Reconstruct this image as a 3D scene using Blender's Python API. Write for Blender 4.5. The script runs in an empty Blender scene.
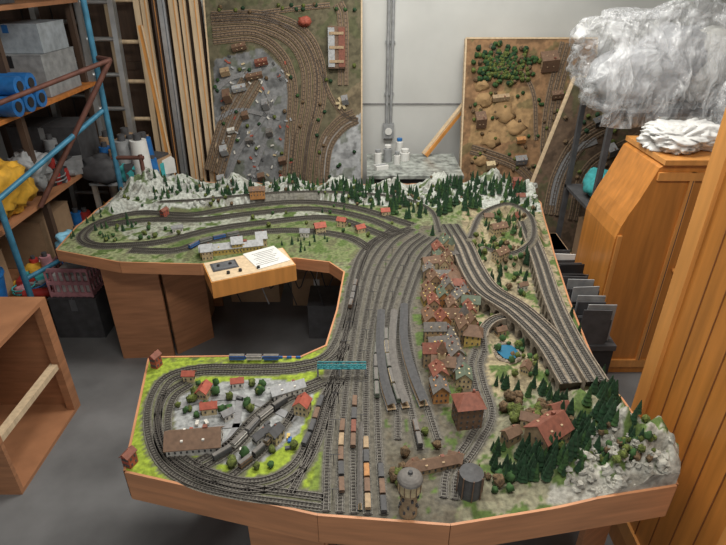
import bpy, math, random
import numpy as np
from mathutils import Vector, Matrix, noise, kdtree
random.seed(7)
scene=bpy.context.scene
scene.view_settings.view_transform='Standard'
# ------------------------------------------------------------------ camera
F=545.0; TH=math.radians(29); CH=2.1
c,s=math.cos(TH),math.sin(TH)
cd=bpy.data.cameras.new('camera'); cam=bpy.data.objects.new('camera',cd)
scene.collection.objects.link(cam); cam.location=(0,0,CH)
cam.rotation_euler=(math.pi/2-TH,0,0); cd.sensor_width=36; cd.lens=F/726*36; cd.clip_start=.05
scene.camera=cam
def ray(u,v):
    a=272.5-v
    return Vector((u-363, F*c+a*s, -F*s+a*c))
def P(u,v,z):            # survey point on a level plane at height z
    d=ray(u,v); t=(z-CH)/d.z
    return Vector((d.x*t,d.y*t,z))
# ------------------------------------------------------------------ materials
M={}
def mat(name,col,rough=.7,metal=0,var=.25,scale=20,bump=.0,alpha=1,stretch=None,col2=None):
    if name in M: return M[name]
    m=bpy.data.materials.new(name); m.use_nodes=True; nt=m.node_tree; b=nt.nodes['Principled BSDF']
    b.inputs['Roughness'].default_value=rough; b.inputs['Metallic'].default_value=metal; b.inputs['Alpha'].default_value=alpha
    tc=nt.nodes.new('ShaderNodeTexCoord'); mp=nt.nodes.new('ShaderNodeMapping')
    if stretch: mp.inputs['Scale'].default_value=stretch
    nz=nt.nodes.new('ShaderNodeTexNoise'); nz.inputs['Scale'].default_value=scale; nz.inputs['Detail'].default_value=6
    r=nt.nodes.new('ShaderNodeValToRGB')
    lo=[x*(1-var) for x in col[:3]]+[1]; hi=[min(1,x*(1+var)) for x in (col2 or col)[:3]]+[1]
    r.color_ramp.elements[0].position=.3; r.color_ramp.elements[1].position=.7
    r.color_ramp.elements[0].color=lo; r.color_ramp.elements[1].color=hi
    l=nt.links.new
    l(tc.outputs['Object'],mp.inputs[0]); l(mp.outputs[0],nz.inputs['Vector']); l(nz.outputs['Fac'],r.inputs[0]); l(r.outputs[0],b.inputs['Base Color'])
    if bump:
        bp=nt.nodes.new('ShaderNodeBump'); bp.inputs['Strength'].default_value=bump; bp.inputs['Distance'].default_value=.01
        l(nz.outputs['Fac'],bp.inputs['Height']); l(bp.outputs[0],b.inputs['Normal'])
    M[name]=m; return m
def attrmat(name,rough=.9,scale=60,bump=.6,lo=.6,hi=1.35):
    m=bpy.data.materials.new(name); m.use_nodes=True; nt=m.node_tree; b=nt.nodes['Principled BSDF']
    b.inputs['Roughness'].default_value=rough; l=nt.links.new
    at=nt.nodes.new('ShaderNodeAttribute'); at.attribute_name='Col'
    tc=nt.nodes.new('ShaderNodeTexCoord')
    nz=nt.nodes.new('ShaderNodeTexNoise'); nz.inputs['Scale'].default_value=scale; nz.inputs['Detail'].default_value=8
    mr=nt.nodes.new('ShaderNodeMapRange'); mr.inputs[1].default_value=.3; mr.inputs[2].default_value=.7; mr.inputs[3].default_value=lo; mr.inputs[4].default_value=hi
    mx=nt.nodes.new('ShaderNodeVectorMath'); mx.operation='SCALE'
    l(tc.outputs['Object'],nz.inputs['Vector']); l(nz.outputs['Fac'],mr.inputs[0]); l(at.outputs['Color'],mx.inputs[0]); l(mr.outputs[0],mx.inputs['Scale']); l(mx.outputs[0],b.inputs['Base Color'])
    bp=nt.nodes.new('ShaderNodeBump'); bp.inputs['Strength'].default_value=bump; bp.inputs['Distance'].default_value=.01
    l(nz.outputs['Fac'],bp.inputs['Height']); l(bp.outputs[0],b.inputs['Normal'])
    M[name]=m; return m
PLY=mat('plywood_brown',(.36,.165,.08),.55,var=.18,scale=6,stretch=(1,1,8))
FAS=mat('fascia_wood',(.50,.23,.11),.5,var=.18,scale=5,stretch=(1,1,9))
PINE=mat('pine_orange',(.50,.20,.042),.33,var=.2,scale=5,stretch=(6,6,.5))
PINE2=mat('pine_light',(.64,.29,.08),.33,var=.15,scale=5,stretch=(6,6,.5))
CREAM=mat('raw_timber',(.60,.46,.30),.7,var=.15,scale=6,stretch=(8,8,.6))
CARD=mat('cardboard',(.34,.22,.13),.9,var=.1)
ALU=mat('aluminium',(.6,.62,.63),.35,.8,var=.1)
STEEL=mat('steel_grey',(.20,.21,.23),.45,.6)
RUST=mat('rusty_pipe',(.14,.06,.045),.7,.3)
BLUEP=mat('blue_pipe',(.05,.20,.32),.5,.2)
BLK=mat('black_plastic',(.02,.02,.022),.5)
DK=mat('dark_grey',(.06,.06,.065),.7)
WHT=mat('white_paint',(.70,.70,.68),.6,var=.06)
GRY=mat('grey_plastic',(.28,.29,.30),.6)
BLU=mat('blue_plastic',(.02,.14,.40),.4)
TEAL=mat('teal_cloth',(.05,.36,.38),.9)
YEL=mat('yellow_fabric',(.58,.32,.03),.8)
PINK=mat('pink_plastic',(.5,.24,.27),.5)
RED=mat('red_plastic',(.36,.03,.025),.5)
ORG=mat('orange_board',(.5,.18,.04),.6)
DWD=mat('dark_wood',(.075,.045,.03),.6,var=.3,scale=5,stretch=(6,6,.5))
BAL=mat('ballast',(.135,.127,.108),.95,var=.45,scale=160,bump=.4)
BALB=mat('ballast_brown',(.235,.165,.105),.95,var=.2,scale=60)
SLP=mat('sleeper',(.048,.042,.038),.9)
SLPB=mat('sleeper_brown',(.12,.08,.055),.9)
RAIL=mat('rail',(.10,.09,.078),.45,.3)
TREE=mat('conifer_green',(.014,.046,.018),.95,var=.5,scale=60)
TREE2=mat('conifer_mid',(.032,.08,.022),.95,var=.5,scale=60)
BUSH=mat('bush_olive',(.10,.125,.028),.95,var=.6,scale=90,bump=1)
BUSHB=mat('bush_brown',(.13,.085,.045),.95,var=.6,scale=90,bump=1)
TRUNK=mat('trunk',(.10,.06,.035),.9)
STONE=mat('viaduct_stone',(.24,.20,.155),.95,var=.4,scale=70,bump=.5)
PAL={'red':(.34,.08,.05),'dred':(.20,.07,.045),'brown':(.16,.095,.06),'grey':(.22,.22,.225),'lgrey':(.36,.37,.38),'dgrey':(.07,.07,.073),'cream':(.52,.42,.25),
 'white':(.60,.58,.53),'tan':(.35,.25,.15),'green':(.11,.14,.10),'teal':(.03,.22,.25),'blue':(.03,.12,.38),'yellow':(.52,.38,.12),'orange':(.42,.20,.07),'slate':(.14,.13,.12)}
def pm(k): return mat('paint_'+k,PAL[k],var=.22,scale=70)
# ------------------------------------------------------------------ mesh builder
class MB:
    def __init__(s): s.v=[];s.f=[];s.m=[];s.ms=[];s.sm=[]
    def mi(s,m):
        if m not in s.ms: s.ms.append(m)
        return s.ms.index(m)
    def add(s,vs,fs,m,smooth=False):
        o=len(s.v); s.v+= [tuple(x) for x in vs]; k=s.mi(m)
        for f in fs: s.f.append([o+i for i in f]); s.m.append(k); s.sm.append(smooth)
    def box(s,ctr,sz,m,rot=0,R=None):
        hx,hy,hz=sz[0]/2,sz[1]/2,sz[2]/2; R=R or Matrix.Rotation(rot,3,'Z'); C=Vector(ctr)
        vs=[C+R@Vector((a*hx,b*hy,d*hz)) for d in(-1,1) for b in(-1,1) for a in(-1,1)]
        s.add(vs,[(0,2,3,1),(4,5,7,6),(0,1,5,4),(2,6,7,3),(0,4,6,2),(1,3,7,5)],m)
    def bb(s,x0,x1,y0,y1,z0,z1,m): s.box(((x0+x1)/2,(y0+y1)/2,(z0+z1)/2),(x1-x0,y1-y0,z1-z0),m)
    def beam(s,p,q,w,h,m,up=(0,0,1)):
        p,q=Vector(p),Vector(q); d=q-p; L=d.length
        if L<1e-6:return
        d.normalize(); up=Vector(up)
        if abs(d.dot(up))>.98: up=Vector((0,1,0))
        x=d.cross(up).normalized(); z=x.cross(d)
        R=Matrix((x,d,z)).transposed(); s.box((p+q)/2,(w,L,h),m,R=R)
    def cyl(s,p,q,r0,r1,m,n=10,caps=True,smooth=True):
        p,q=Vector(p),Vector(q); d=(q-p).normalized(); up=Vector((0,0,1)) if abs(d.z)<.9 else Vector((1,0,0))
        x=d.cross(up).normalized(); y=d.cross(x)
        vs=[]
        for (cc,r) in((p,r0),(q,r1)):
            for i in range(n):
                a=2*math.pi*i/n; vs.append(cc+x*(r*math.cos(a))+y*(r*math.sin(a)))
        s.add(vs,[(i,(i+1)%n,n+(i+1)%n,n+i) for i in range(n)],m,smooth)
        if caps: s.add(vs,[tuple(range(n))[::-1],tuple(range(n,2*n))],m)
    def pipe(s,pts,r,m,n=6):
        for a,b in zip(pts[:-1],pts[1:]): s.cyl(a,b,r,r,m,n)
    def blob(s,ctr,r,m,amp=.25,fr=3,nu=10,nv=7,seed=0,power=1,wr=0,flat=False,zmin=None):
        vs=[];C=Vector(ctr)
        def pw(x): return math.copysign(abs(x)**power,x)
        for j in range(nv+1):
            ph=math.pi*j/nv-math.pi/2
            for i in range(nu):
                a=2*math.pi*i/nu
                d=Vector((pw(math.cos(ph))*pw(math.cos(a)),pw(math.cos(ph))*pw(math.sin(a)),pw(math.sin(ph))))
                k=1+amp*noise.noise(d*fr+Vector((seed,seed*1.7,0)))
                if wr:
                    w_=Vector((noise.noise(d*1.3+Vector((seed,0,0))),noise.noise(d*1.3+Vector((0,seed,4))),noise.noise(d*1.3+Vector((9,0,seed)))))
                    e=d+w_
                    def rg(f,o): 
                        q=min(1,2.6*abs(noise.noise(e*f+Vector((o,seed,3))))); return (1-q)**2
                    k+=-wr*rg(1.4,0)-wr*.5*rg(2.6,5)-wr*.22*rg(5.0,8)
                q=C+Vector((d.x*r[0],d.y*r[1],d.z*r[2]))*k
                if zmin is not None: q.z=max(q.z,zmin)
                vs.append(q)
        fs=[(j*nu+i,j*nu+(i+1)%nu,(j+1)*nu+(i+1)%nu,(j+1)*nu+i) for j in range(nv) for i in range(nu)]
        s.add(vs,fs,m,not flat)
    def ribbon(s,pts,w,z,m):
        vs=[];n=len(pts)
        for i,p in enumerate(pts):
            t=pts[min(i+1,n-1)]-pts[max(i-1,0)]; t.z=0
            if t.length<1e-9: t=Vector((1,0,0))
            t.normalize(); nn=Vector((-t.y,t.x,0)); q=p+Vector((0,0,z)); vs+= [q+nn*w/2,q-nn*w/2]
        s.add(vs,[(2*i,2*i+1,2*i+3,2*i+2) for i in range(n-1)],m)
    def obj(s,name,parent=None,mtx=None):
        me=bpy.data.meshes.new(name); me.from_pydata(s.v,[],s.f)
        for m in s.ms: me.materials.append(m)
        me.polygons.foreach_set('material_index',s.m); me.polygons.foreach_set('use_smooth',s.sm); me.update()
        o=bpy.data.objects.new(name,me); scene.collection.objects.link(o)
        if mtx is not None: o.matrix_world=mtx
        if parent: o.parent=parent
        return o
def empty(name):
    o=bpy.data.objects.new(name,None); scene.collection.objects.link(o); o.empty_display_size=.1; return o
def smooth(pts,step=.02):
    pts=[Vector(p) for p in pts]; out=[]
    ext=[pts[0]*2-pts[1]]+pts+[pts[-1]*2-pts[-2]]
    for i in range(1,len(ext)-2):
        a,b,cc,d=ext[i-1:i+3]; n=max(2,int((cc-b).length/step))
        for k in range(n):
            t=k/n; out.append(.5*((2*b)+(cc-a)*t+(2*a-5*b+4*cc-d)*t*t+(3*b-a-3*cc+d)*t**3))
    out.append(pts[-1]); return out
def offset(pts,o):
    r=[];n=len(pts)
    for i,p in enumerate(pts):
        t=pts[min(i+1,n-1)]-pts[max(i-1,0)]; t.z=0
        if t.length<1e-9: t=Vector((1,0,0))
        t.normalize(); r.append(p+Vector((-t.y,t.x,0))*o)
    return r
def track(mb,pts,bal=None,w=.029,g=.0070,ss=.012,rw=.0022,rail=None,slp=None):
    mb.ribbon(pts,w,.003,bal or BAL)
    acc=0
    for i in range(len(pts)-1):
        a,b=pts[i],pts[i+1]; L=(b-a).length
        if L<1e-6: continue
        ang=math.atan2(b.y-a.y,b.x-a.x)
        while acc<L:
            p=a.lerp(b,acc/L); mb.box((p.x,p.y,p.z+.0042),(.0052,g*2.8,.002),slp or SLP,ang); acc+=ss
        acc-=L
    for o in(-g,g): 
        rp=offset(pts,o)
        for a,b in zip(rp[:-1],rp[1:]):
            mb.beam((a.x,a.y,a.z+.0066),(b.x,b.y,b.z+.0066),rw,.003,rail or RAIL)
# ------------------------------------------------------------------ room
FLM=mat('concrete_floor',(.155,.155,.158),.75,var=.3,scale=3,bump=.1)
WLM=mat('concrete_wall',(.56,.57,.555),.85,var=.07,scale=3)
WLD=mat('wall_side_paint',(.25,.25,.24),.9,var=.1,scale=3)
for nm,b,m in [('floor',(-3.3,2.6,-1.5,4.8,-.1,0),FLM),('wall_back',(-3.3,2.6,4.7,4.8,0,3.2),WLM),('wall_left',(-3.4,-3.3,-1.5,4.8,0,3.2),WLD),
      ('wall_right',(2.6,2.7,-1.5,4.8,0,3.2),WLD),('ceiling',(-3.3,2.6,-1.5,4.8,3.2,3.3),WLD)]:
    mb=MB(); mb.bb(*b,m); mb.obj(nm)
mb=MB(); mb.bb(-1.2,2.6,4.692,4.7,1.112,1.124,mat('joint',(.22,.22,.22))); mb.obj('trim_1')
# ------------------------------------------------------------------ main layout
ZB=.72
LAY=empty('model_railway_layout')
OUT=[(57,250),(78,226),(120,196),(152,176),(200,184),(300,186),(420,186),(515,184),(540,205),(552,250),(568,300),(586,345),(604,385),(662,448),(674,488),(450,524),(318,514),(126,471),
     (150,358),(225,357),(300,358),(327,346),(338,310),(345,272),(330,262),(296,258),(200,264),(120,262)]
POLY=[P(u,v,ZB).xy for u,v in OUT]
PA=np.array([(p.x,p.y) for p in POLY])
def inpoly(X,Y,A):
    r=np.zeros(X.shape,bool); n=len(A)
    for i in range(n):
        x1,y1=A[i]; x2,y2=A[i-1]
        if y1==y2: continue
        k=((y1>Y)!=(y2>Y))&(X<(x2-x1)*(Y-y1)/(y2-y1)+x1); r^=k
    return r
def isin(p): return bool(inpoly(np.array([p.x]),np.array([p.y]),PA)[0])
def edgenear(X,Y,A):
    bd=np.full(X.shape,1e9); bx=X.copy(); by=Y.copy(); n=len(A)
    for i in range(n):
        a=A[i-1]; b=A[i]; d=b-a; t=np.clip(((X-a[0])*d[0]+(Y-a[1])*d[1])/(d@d),0,1)
        px=a[0]+t*d[0]; py=a[1]+t*d[1]; dd=(X-px)**2+(Y-py)**2; k=dd<bd
        bd[k]=dd[k]; bx[k]=px[k]; by[k]=py[k]
    return np.sqrt(bd),bx,by
VIA1=[(450,225,.02),(462,245,.04),(472,268,.06),(487,290,.07),(517,310,.075),(550,342,.075),(576,383,.06)]
VIA2=[(522,222,.05),(536,260,.065),(548,298,.075),(566,338,.08),(592,382,.08)]
VIA3=[(484,352,.02),(484,330,.035),(500,318,.045),(530,322,.055),(552,350,.06)]
TR=[
 ([(322,508),(285,503),(235,496),(190,484),(160,462),(148,430),(151,398),(168,376),(205,367),(255,367),(300,364),(328,353),(343,320),(350,285),(360,255),(378,238),(410,228)],[0,-.036],0),
 ([(334,378),(322,400),(308,440),(288,470),(250,482),(205,470),(176,450),(168,425),(174,398),(192,385)],[0,.036],0),
 ([(348,345),(334,372),(326,400),(314,440),(300,475),(290,495)],[0],0),
 ([(200,470),(236,448),(262,420),(290,400),(326,384)],[0,.034],0),
 ([(232,476),(262,452),(285,425),(300,398)],[0],0),
 ([(326,512),(328,450),(334,400),(340,360),(350,310),(360,270),(372,245),(392,228)],[0],0),
 ([(340,513),(341,450),(345,400),(350,360),(358,310),(368,270),(382,246),(402,230)],[0],0),
 ([(354,514),(353,450),(355,400),(359,360),(367,310),(377,270),(393,244),(410,232)],[0],0),
 ([(368,515),(366,450),(366,400),(368,355),(375,310),(386,273),(402,247),(420,234)],[0],0),
 ([(384,515),(379,450),(377,400),(376,360),(382,318),(393,278),(408,250),(425,236)],[0],0),
 ([(398,440),(397,410),(390,375),(386,345),(388,318),(399,283),(413,252),(430,238)],[0],0),
 ([(420,450),(410,405),(402,370),(398,345),(399,318),(408,285),(420,256),(438,238)],[0],0),
 ([(438,440),(425,400),(414,365),(409,335),(408,311),(415,285),(427,258),(444,242)],[0],0),
 (VIA1,[-.04,0,.04],1),(VIA2,[0,.036],1),(VIA3,[0],1),
 ([(455,500),(458,475),(478,445),(492,415),(484,385,.01),(480,366,.015),(484,352,.02)],[0,.034],0),
 ([(470,238,.05),(482,214,.06),(508,204,.07),(530,216,.07),(532,240,.07),(510,254,.07),(484,248,.06)],[0],0),
 ([(410,226),(350,208),(300,203),(240,208),(190,216),(140,214),(105,222),(86,235),(96,244),(130,244),(165,240),(210,229),(260,222),(330,217),(390,236)],[0,-.036],0),
 ([(104,226),(150,221),(200,221),(250,215),(310,210),(360,218),(395,232)],[0,.036],0),
 ([(130,252),(175,252),(205,243),(250,234),(300,232),(345,238),(368,250)],[0,.034],0),
 ([(440,232),(430,210,.02),(400,198,.04),(350,193,.05),(300,192,.05),(250,195,.05),(200,200,.04),(160,202,.04)],[0],0),
]
TP=[];gp=[]
for pts,offs,via in TR:
    w=[]
    for p in pts:
        h=p[2] if len(p)>2 else 0
        q=P(p[0],p[1],ZB+h); w.append((q.x,q.y,h))
    sp=smooth(w,.02)
    for o in offs:
        t=offset(sp,o); TP.append(t)
        for q in t:
            if not via or q.z<.035: gp.append(q)
allp=[p for t in TP for p in t]
def mkkd(L):
    k=kdtree.KDTree(len(L))
    for i,p in enumerate(L): k.insert((p.x,p.y,0),i)
    k.balance(); return k
kd=mkkd(allp); kg=mkkd(gp)
HL=[(612,450,.16,.10),(652,466,.13,.09),(575,470,.06,.09),(640,480,.09,.07),(530,435,.05,.10),(580,418,.10,.09),(600,400,.08,.06),(610,480,.07,.06),
 (150,196,.17,.16),(120,212,.08,.10),(185,192,.11,.14),(235,188,.09,.12),(290,188,.08,.12),(340,190,.09,.12),(390,192,.09,.12),(440,192,.12,.14),(490,190,.13,.14),(530,196,.10,.12),
 (505,235,.07,.16),(495,268,.05,.09),(520,345,.01,.10),(500,375,.03,.07),(360,215,.02,.08),(460,212,.07,.12),(545,372,.04,.07)]
HG=[(P(u,v,ZB),h,r) for u,v,h,r in HL]
def hraw(x,y):
    k=0
    for p,h,r in HG:
        d=((x-p.x)**2+(y-p.y)**2)/(r*r)
        if d<6: k+=(h*math.exp(-d))**2
    k=math.sqrt(k)
    if k>.008:
        n=noise.noise(Vector((x*9,y*9,2)))*.5+noise.noise(Vector((x*24,y*24,5)))*.5+(.5-abs(noise.noise(Vector((x*40,y*40,1)))))*.35
        k*=1+.8*n
    return max(0,k)
def ground(x,y):
    h=hraw(x,y); co,i,dg=kg.find((x,y,0)); th=gp[i].z; d=kd.find((x,y,0))[2]
    w=min(1,max(0,(dg-.020)/.05)); w=w*w*(3-2*w)
    if d<.045: h=min(h,.03) if dg>.03 else h
    return th*(1-w)+h*w+.0008*noise.noise(Vector((x*80,y*80,0)))*w, d
def G(u,v):
    z=0
    for _ in range(7):
        p=P(u,v,ZB+z); z=.5*z+.5*ground(p.x,p.y)[0]
    p.z=ZB+ground(p.x,p.y)[0]; return p
REG=[([(120,355),(340,345),(322,520),(100,480)],(.25,.33,.03)),
 ([(172,398),(205,384),(262,378),(318,384),(300,432),(262,462),(215,465),(176,440)],(.30,.31,.31)),
 ([(308,520),(326,360),(350,262),(378,226),(440,226),(470,300),(462,400),(455,530)],(.12,.108,.08)),
 ([(308,500),(322,420),(332,372),(336,372),(332,420),(330,515)],(.16,.22,.035)),
 ([(415,250),(465,240),(482,300),(482,400),(450,420),(425,330)],(.15,.12,.08)),
 ([(462,200),(548,190),(610,385),(480,405),(462,280)],(.31,.26,.16)),
 ([(485,400),(600,378),(700,440),(690,500),(455,530)],(.22,.21,.14)),([(565,445),(615,412),(690,430),(690,500),(545,505)],(.34,.33,.29)),
 ([(90,150),(560,160),(548,212),(440,210),(300,200),(160,212),(90,222)],(.45,.47,.43)),
 ([(165,210),(350,205),(420,228),(345,262),(190,264),(165,245)],(.15,.18,.075)),
 ([(50,260),(90,215),(165,215),(165,265)],(.23,.26,.13)),([(110,222),(160,218),(300,208),(330,215),(200,232),(130,240)],(.34,.36,.29))]
RW=[(np.array([tuple(P(u,v,ZB).xy) for u,v in pl]),np.array(col)) for pl,col in REG]
STEP=.010
x0,y0=PA.min(0)-STEP; x1,y1=PA.max(0)+STEP
nx=int((x1-x0)/STEP)+2; ny=int((y1-y0)/STEP)+2
gx,gy=np.meshgrid(x0+np.arange(nx)*STEP,y0+np.arange(ny)*STEP,indexing='ij')
ins=inpoly(gx,gy,PA); ed,ex,ey=edgenear(gx,gy,PA)
gx=np.where(ins,gx,ex); gy=np.where(ins,gy,ey)
cell=ins[:-1,:-1]|ins[1:,:-1]|ins[:-1,1:]|ins[1:,1:]
use=np.zeros((nx,ny),bool)
use[:-1,:-1]|=cell;use[1:,:-1]|=cell;use[:-1,1:]|=cell;use[1:,1:]|=cell
idx=-np.ones((nx,ny),int); ii=np.argwhere(use); idx[use]=np.arange(len(ii))
VX=gx[use];VY=gy[use]
col=np.tile(np.array((.19,.21,.11)),(len(ii),1))
for A,cc in RW: col[inpoly(VX,VY,A)]=cc
verts=[];
for k in range(len(ii)):
    x,y=float(VX[k]),float(VY[k]); h,d=ground(x,y); verts.append((x,y,ZB+h))
    n=noise.noise(Vector((x*14,y*14,7)))+.5*noise.noise(Vector((x*45,y*45,3)))
    white=col[k][0]>.4; gr=y<1.75 and x<-.1
    if d<.024: col[k]=col[k]*.15+np.array((.115,.105,.085))*.85
    elif gr: 
        if n<-.35: col[k]=col[k]*.7
    elif n>.18:  col[k]=np.array((.08,.125,.03)) if not white else (np.array((.11,.15,.07)) if n>.3 else col[k])
    elif n<-.30: col[k]=col[k]*.5+np.array((.09,.07,.045))*.5
faces=[(int(idx[i,j]),int(idx[i+1,j]),int(idx[i+1,j+1]),int(idx[i,j+1])) for i,j in np.argwhere(cell)]
def colmesh(name,verts,faces,col,mtl,parent,smooth_=True,mtx=None):
    me=bpy.data.meshes.new(name); me.from_pydata(verts,[],faces)
    ca=me.color_attributes.new('Col','FLOAT_COLOR','POINT')
    a=np.ones((len(verts),4),np.float32); a[:,:3]=col; ca.data.foreach_set('color',a.ravel())
    me.materials.append(mtl); me.polygons.foreach_set('use_smooth',[smooth_]*len(faces)); me.update()
    o=bpy.data.objects.new(name,me); scene.collection.objects.link(o)
    if mtx is not None:o.matrix_world=mtx
    if parent:o.parent=parent
    return o
TERR=attrmat('terrain_scenery'); TERB=attrmat('board_scenery',scale=25,bump=.3,lo=.7,hi=1.3)
colmesh('terrain',verts,faces,col,TERR,LAY)
mb=MB()
for t in TP: track(mb,[Vector((p.x,p.y,p.z+ZB)) for p in t])
mb.obj('tracks',LAY)
def viaduct(mb,pts,w):
    pts=[p for p in pts if p.z>.03]
    deck=[Vector((p.x,p.y,ZB+p.z-.004)) for p in pts]; mb.ribbon(deck,w,.005,STONE)
    for sd in(-1,1):
        e=offset(deck,sd*w/2)
        for a,b in zip(e[:-1],e[1:]): mb.beam(a+Vector((0,0,.008)),b+Vector((0,0,.008)),.004,.010,STONE)
    SP=.062; fine=[]
    for a,b in zip(deck[:-1],deck[1:]):
        for k in range(4): fine.append(a.lerp(b,k/4))
    fine.append(deck[-1]); acc=[0]
    for a,b in zip(fine[:-1],fine[1:]): acc.append(acc[-1]+(b-a).length)
    Lf,Rf=offset(fine,w/2),offset(fine,-w/2)
    def bot(sx,top):
        t=(sx%SP)/SP; H=top-ZB
        if t<.17 or t>.83: return ZB-.01
        q=(t-.5)/.33; return ZB+max(.0,H-.038)+(.028)*math.sqrt(max(0,1-q*q))
    for i in range(len(fine)-1):
        za,zb_=bot(acc[i]+1e-5,fine[i].z),bot(acc[i+1]-1e-5,fine[i+1].z)
        for e in(Lf,Rf):
            a,b=e[i],e[i+1]; mb.add([(a.x,a.y,a.z+.004),(b.x,b.y,b.z+.004),(b.x,b.y,zb_),(a.x,a.y,za)],[(0,1,2,3)],STONE)
        a,b,d,e2=Lf[i],Lf[i+1],Rf[i+1],Rf[i]
        mb.add([(a.x,a.y,za),(b.x,b.y,zb_),(d.x,d.y,zb_),(e2.x,e2.y,za)],[(0,1,2,3)],STONE)
def wpath(pts):
    w=[]
    for u,v,h in pts:
        q=P(u,v,ZB+h); w.append((q.x,q.y,h))
    return smooth(w,.02)
mb=MB(); viaduct(mb,wpath(VIA1),.125); viaduct(mb,offset(wpath(VIA2),.018),.08); viaduct(mb,wpath(VIA3),.04); mb.obj('stone_viaducts',LAY)
# fascia + base board + legs
mb=MB(); n=len(POLY); ROCK=mat('plaster_rock',(.36,.35,.31),.95,var=.5,scale=30,bump=.7)
for i in range(n):
    a,b=POLY[i],POLY[(i+1)%n]; k=max(1,int((b-a).length/.02)); d=(b-a).normalized(); no=Vector((d.y,-d.x))*-1
    front = min(a.y,b.y)<2.0; zb=.60 if front else .655
    for j in range(k):
        p=a.lerp(b,j/k);q=a.lerp(b,(j+1)/k)
        hp=ground(p.x,p.y)[0];hq=ground(q.x,q.y)[0]
        tp,tq=ZB+min(hp,.015)+.003,ZB+min(hq,.015)+.003
        po,qo=p+no*.008,q+no*.008
        mb.add([(po.x,po.y,zb),(qo.x,qo.y,zb),(qo.x,qo.y,tq),(po.x,po.y,tp),(p.x,p.y,tp),(q.x,q.y,tq),(p.x,p.y,zb),(q.x,q.y,zb)],[(0,1,2,3),(3,2,5,4),(6,7,5,4),(0,1,7,6)],FAS)
        if max(hp,hq)>.012: mb.add([(p.x,p.y,tp-.003),(q.x,q.y,tq-.003),(q.x,q.y,ZB+hq),(p.x,p.y,ZB+hp)],[(0,1,2,3)],ROCK)
for z in(.70,.68): mb.add([(p.x,p.y,z) for p in POLY],[tuple(range(n))],PLY)
mb.obj('fascia_board',LAY)
mb=MB()
def panel(mb,a,b,z0,z1,t,m): mb.beam((a[0],a[1],(z0+z1)/2),(b[0],b[1],(z0+z1)/2),t,z1-z0,m)
panel(mb,(-1.48,2.70),(-1.17,2.72),0,.68,.018,PLY); panel(mb,(-1.16,2.74),(-.98,2.92),0,.68,.018,PLY)
panel(mb,(-1.45,3.3),(-1.0,3.3),0,.68,.018,PLY)
panel(mb,(-.36,1.12),(-.12,1.08),0,.68,.018,FAS); panel(mb,(-.12,1.08),(-.12,1.4),0,.68,.018,FAS)
panel(mb,(.75,1.2),(.9,1.3),0,.68,.018,PLY); panel(mb,(.6,3.5),(.95,3.5),0,.68,.018,PLY)
panel(mb,(.3,2.5),(.3,2.8),0,.68,.018,PLY); panel(mb,(-.7,1.62),(-.5,1.62),0,.68,.018,PLY)
panel(mb,(-.05,3.2),(.2,3.2),0,.68,.018,PLY)
mb.obj('legs',LAY)
# ---- vegetation
trees=MB()
def conifer(p,h):
    r=h*random.uniform(.19,.26); trees.cyl(p,p+Vector((0,0,h*.2)),h*.03,h*.03,TRUNK,5,False)
    m=random.choice((TREE,TREE,TREE,TREE2)) 
    for k,(a,b,rr) in enumerate(((.08,.5,1),(.28,.68,.8),(.48,.84,.6),(.66,1.0,.42))):
        q=p+Vector((0,0,h*a)); trees.cyl(q,p+Vector((0,0,h*b)),r*rr,r*.08,m,7,True,False)
def scat(u,v,su,sv,n,h0,h1):
    for _ in range(n):
        p=G(u+random.uniform(-su,su),v+random.uniform(-sv,sv))
        if not isin(p) or kd.find((p.x,p.y,0))[2]<.028: continue
        conifer(p,random.uniform(h0,h1))
for a in [(170,190,20,10,30,.03,.07),(210,190,20,7,24,.04,.06),(240,190,14,6,18,.04,.07),(300,188,50,7,54,.04,.08),(370,194,30,10,54,.05,.10),(420,205,30,14,56,.04,.09),
  (455,200,25,16,60,.05,.11),(500,190,30,8,40,.05,.10),(520,215,16,12,26,.04,.08),(110,222,25,10,30,.03,.05),(90,240,20,8,14,.03,.05),(380,208,60,5,36,.03,.07),
  (440,240,22,10,22,.04,.08),(350,200,60,10,40,.03,.07),(530,265,14,20,24,.04,.07),(490,285,12,14,18,.04,.06),(500,240,22,20,22,.04,.07),(572,432,14,16,14,.05,.09),(528,470,26,10,24,.05,.09),(604,408,14,22,24,.06,.10),
  (545,458,26,10,18,.06,.10),(588,440,12,14,14,.05,.08),(512,474,18,8,10,.05,.07),(595,392,18,14,18,.06,.09),(498,455,8,10,6,.04,.06),(640,430,16,12,10,.04,.07),(585,470,30,10,10,.04,.06),(280,488,5,5,3,.08,.10),(263,490,4,4,2,.08,.09),(300,495,4,5,2,.07,.09),
  (556,400,14,6,10,.05,.07),(530,335,26,24,18,.04,.06),(310,245,30,8,14,.03,.05),(570,330,14,30,12,.04,.07),(520,385,26,12,12,.04,.07),(472,330,6,50,10,.04,.06)]: scat(*a)
trees.obj('conifers',LAY)
mb=MB()
def bushes(u,v,su,sv,n,r0,r1,ms):
    for k in range(n):
        p=G(u+random.uniform(-su,su),v+random.uniform(-sv,sv)); r=random.uniform(r0,r1)
        if kd.find((p.x,p.y,0))[2]<.026 or not isin(p): continue
        mb.cyl(p,p+Vector((0,0,r)),.003,.003,TRUNK,4,False)
        mb.blob(p+Vector((0,0,r*1.3)),(r,r,r*1.05),random.choice(ms),.6,3,9,6,random.random()*9)
bushes(215,400,48,20,30,.010,.017,(BUSH,TREE2,BUSH)); bushes(240,460,40,10,14,.010,.018,(BUSH,TREE2)); bushes(300,440,8,20,5,.01,.016,(BUSH,))
bushes(400,475,12,22,12,.010,.018,(BUSH,BUSHB)); bushes(372,440,4,50,8,.012,.02,(BUSHB,BUSH)); bushes(515,412,35,12,38,.012,.020,(BUSHB,BUSHB,BUSH))
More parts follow.
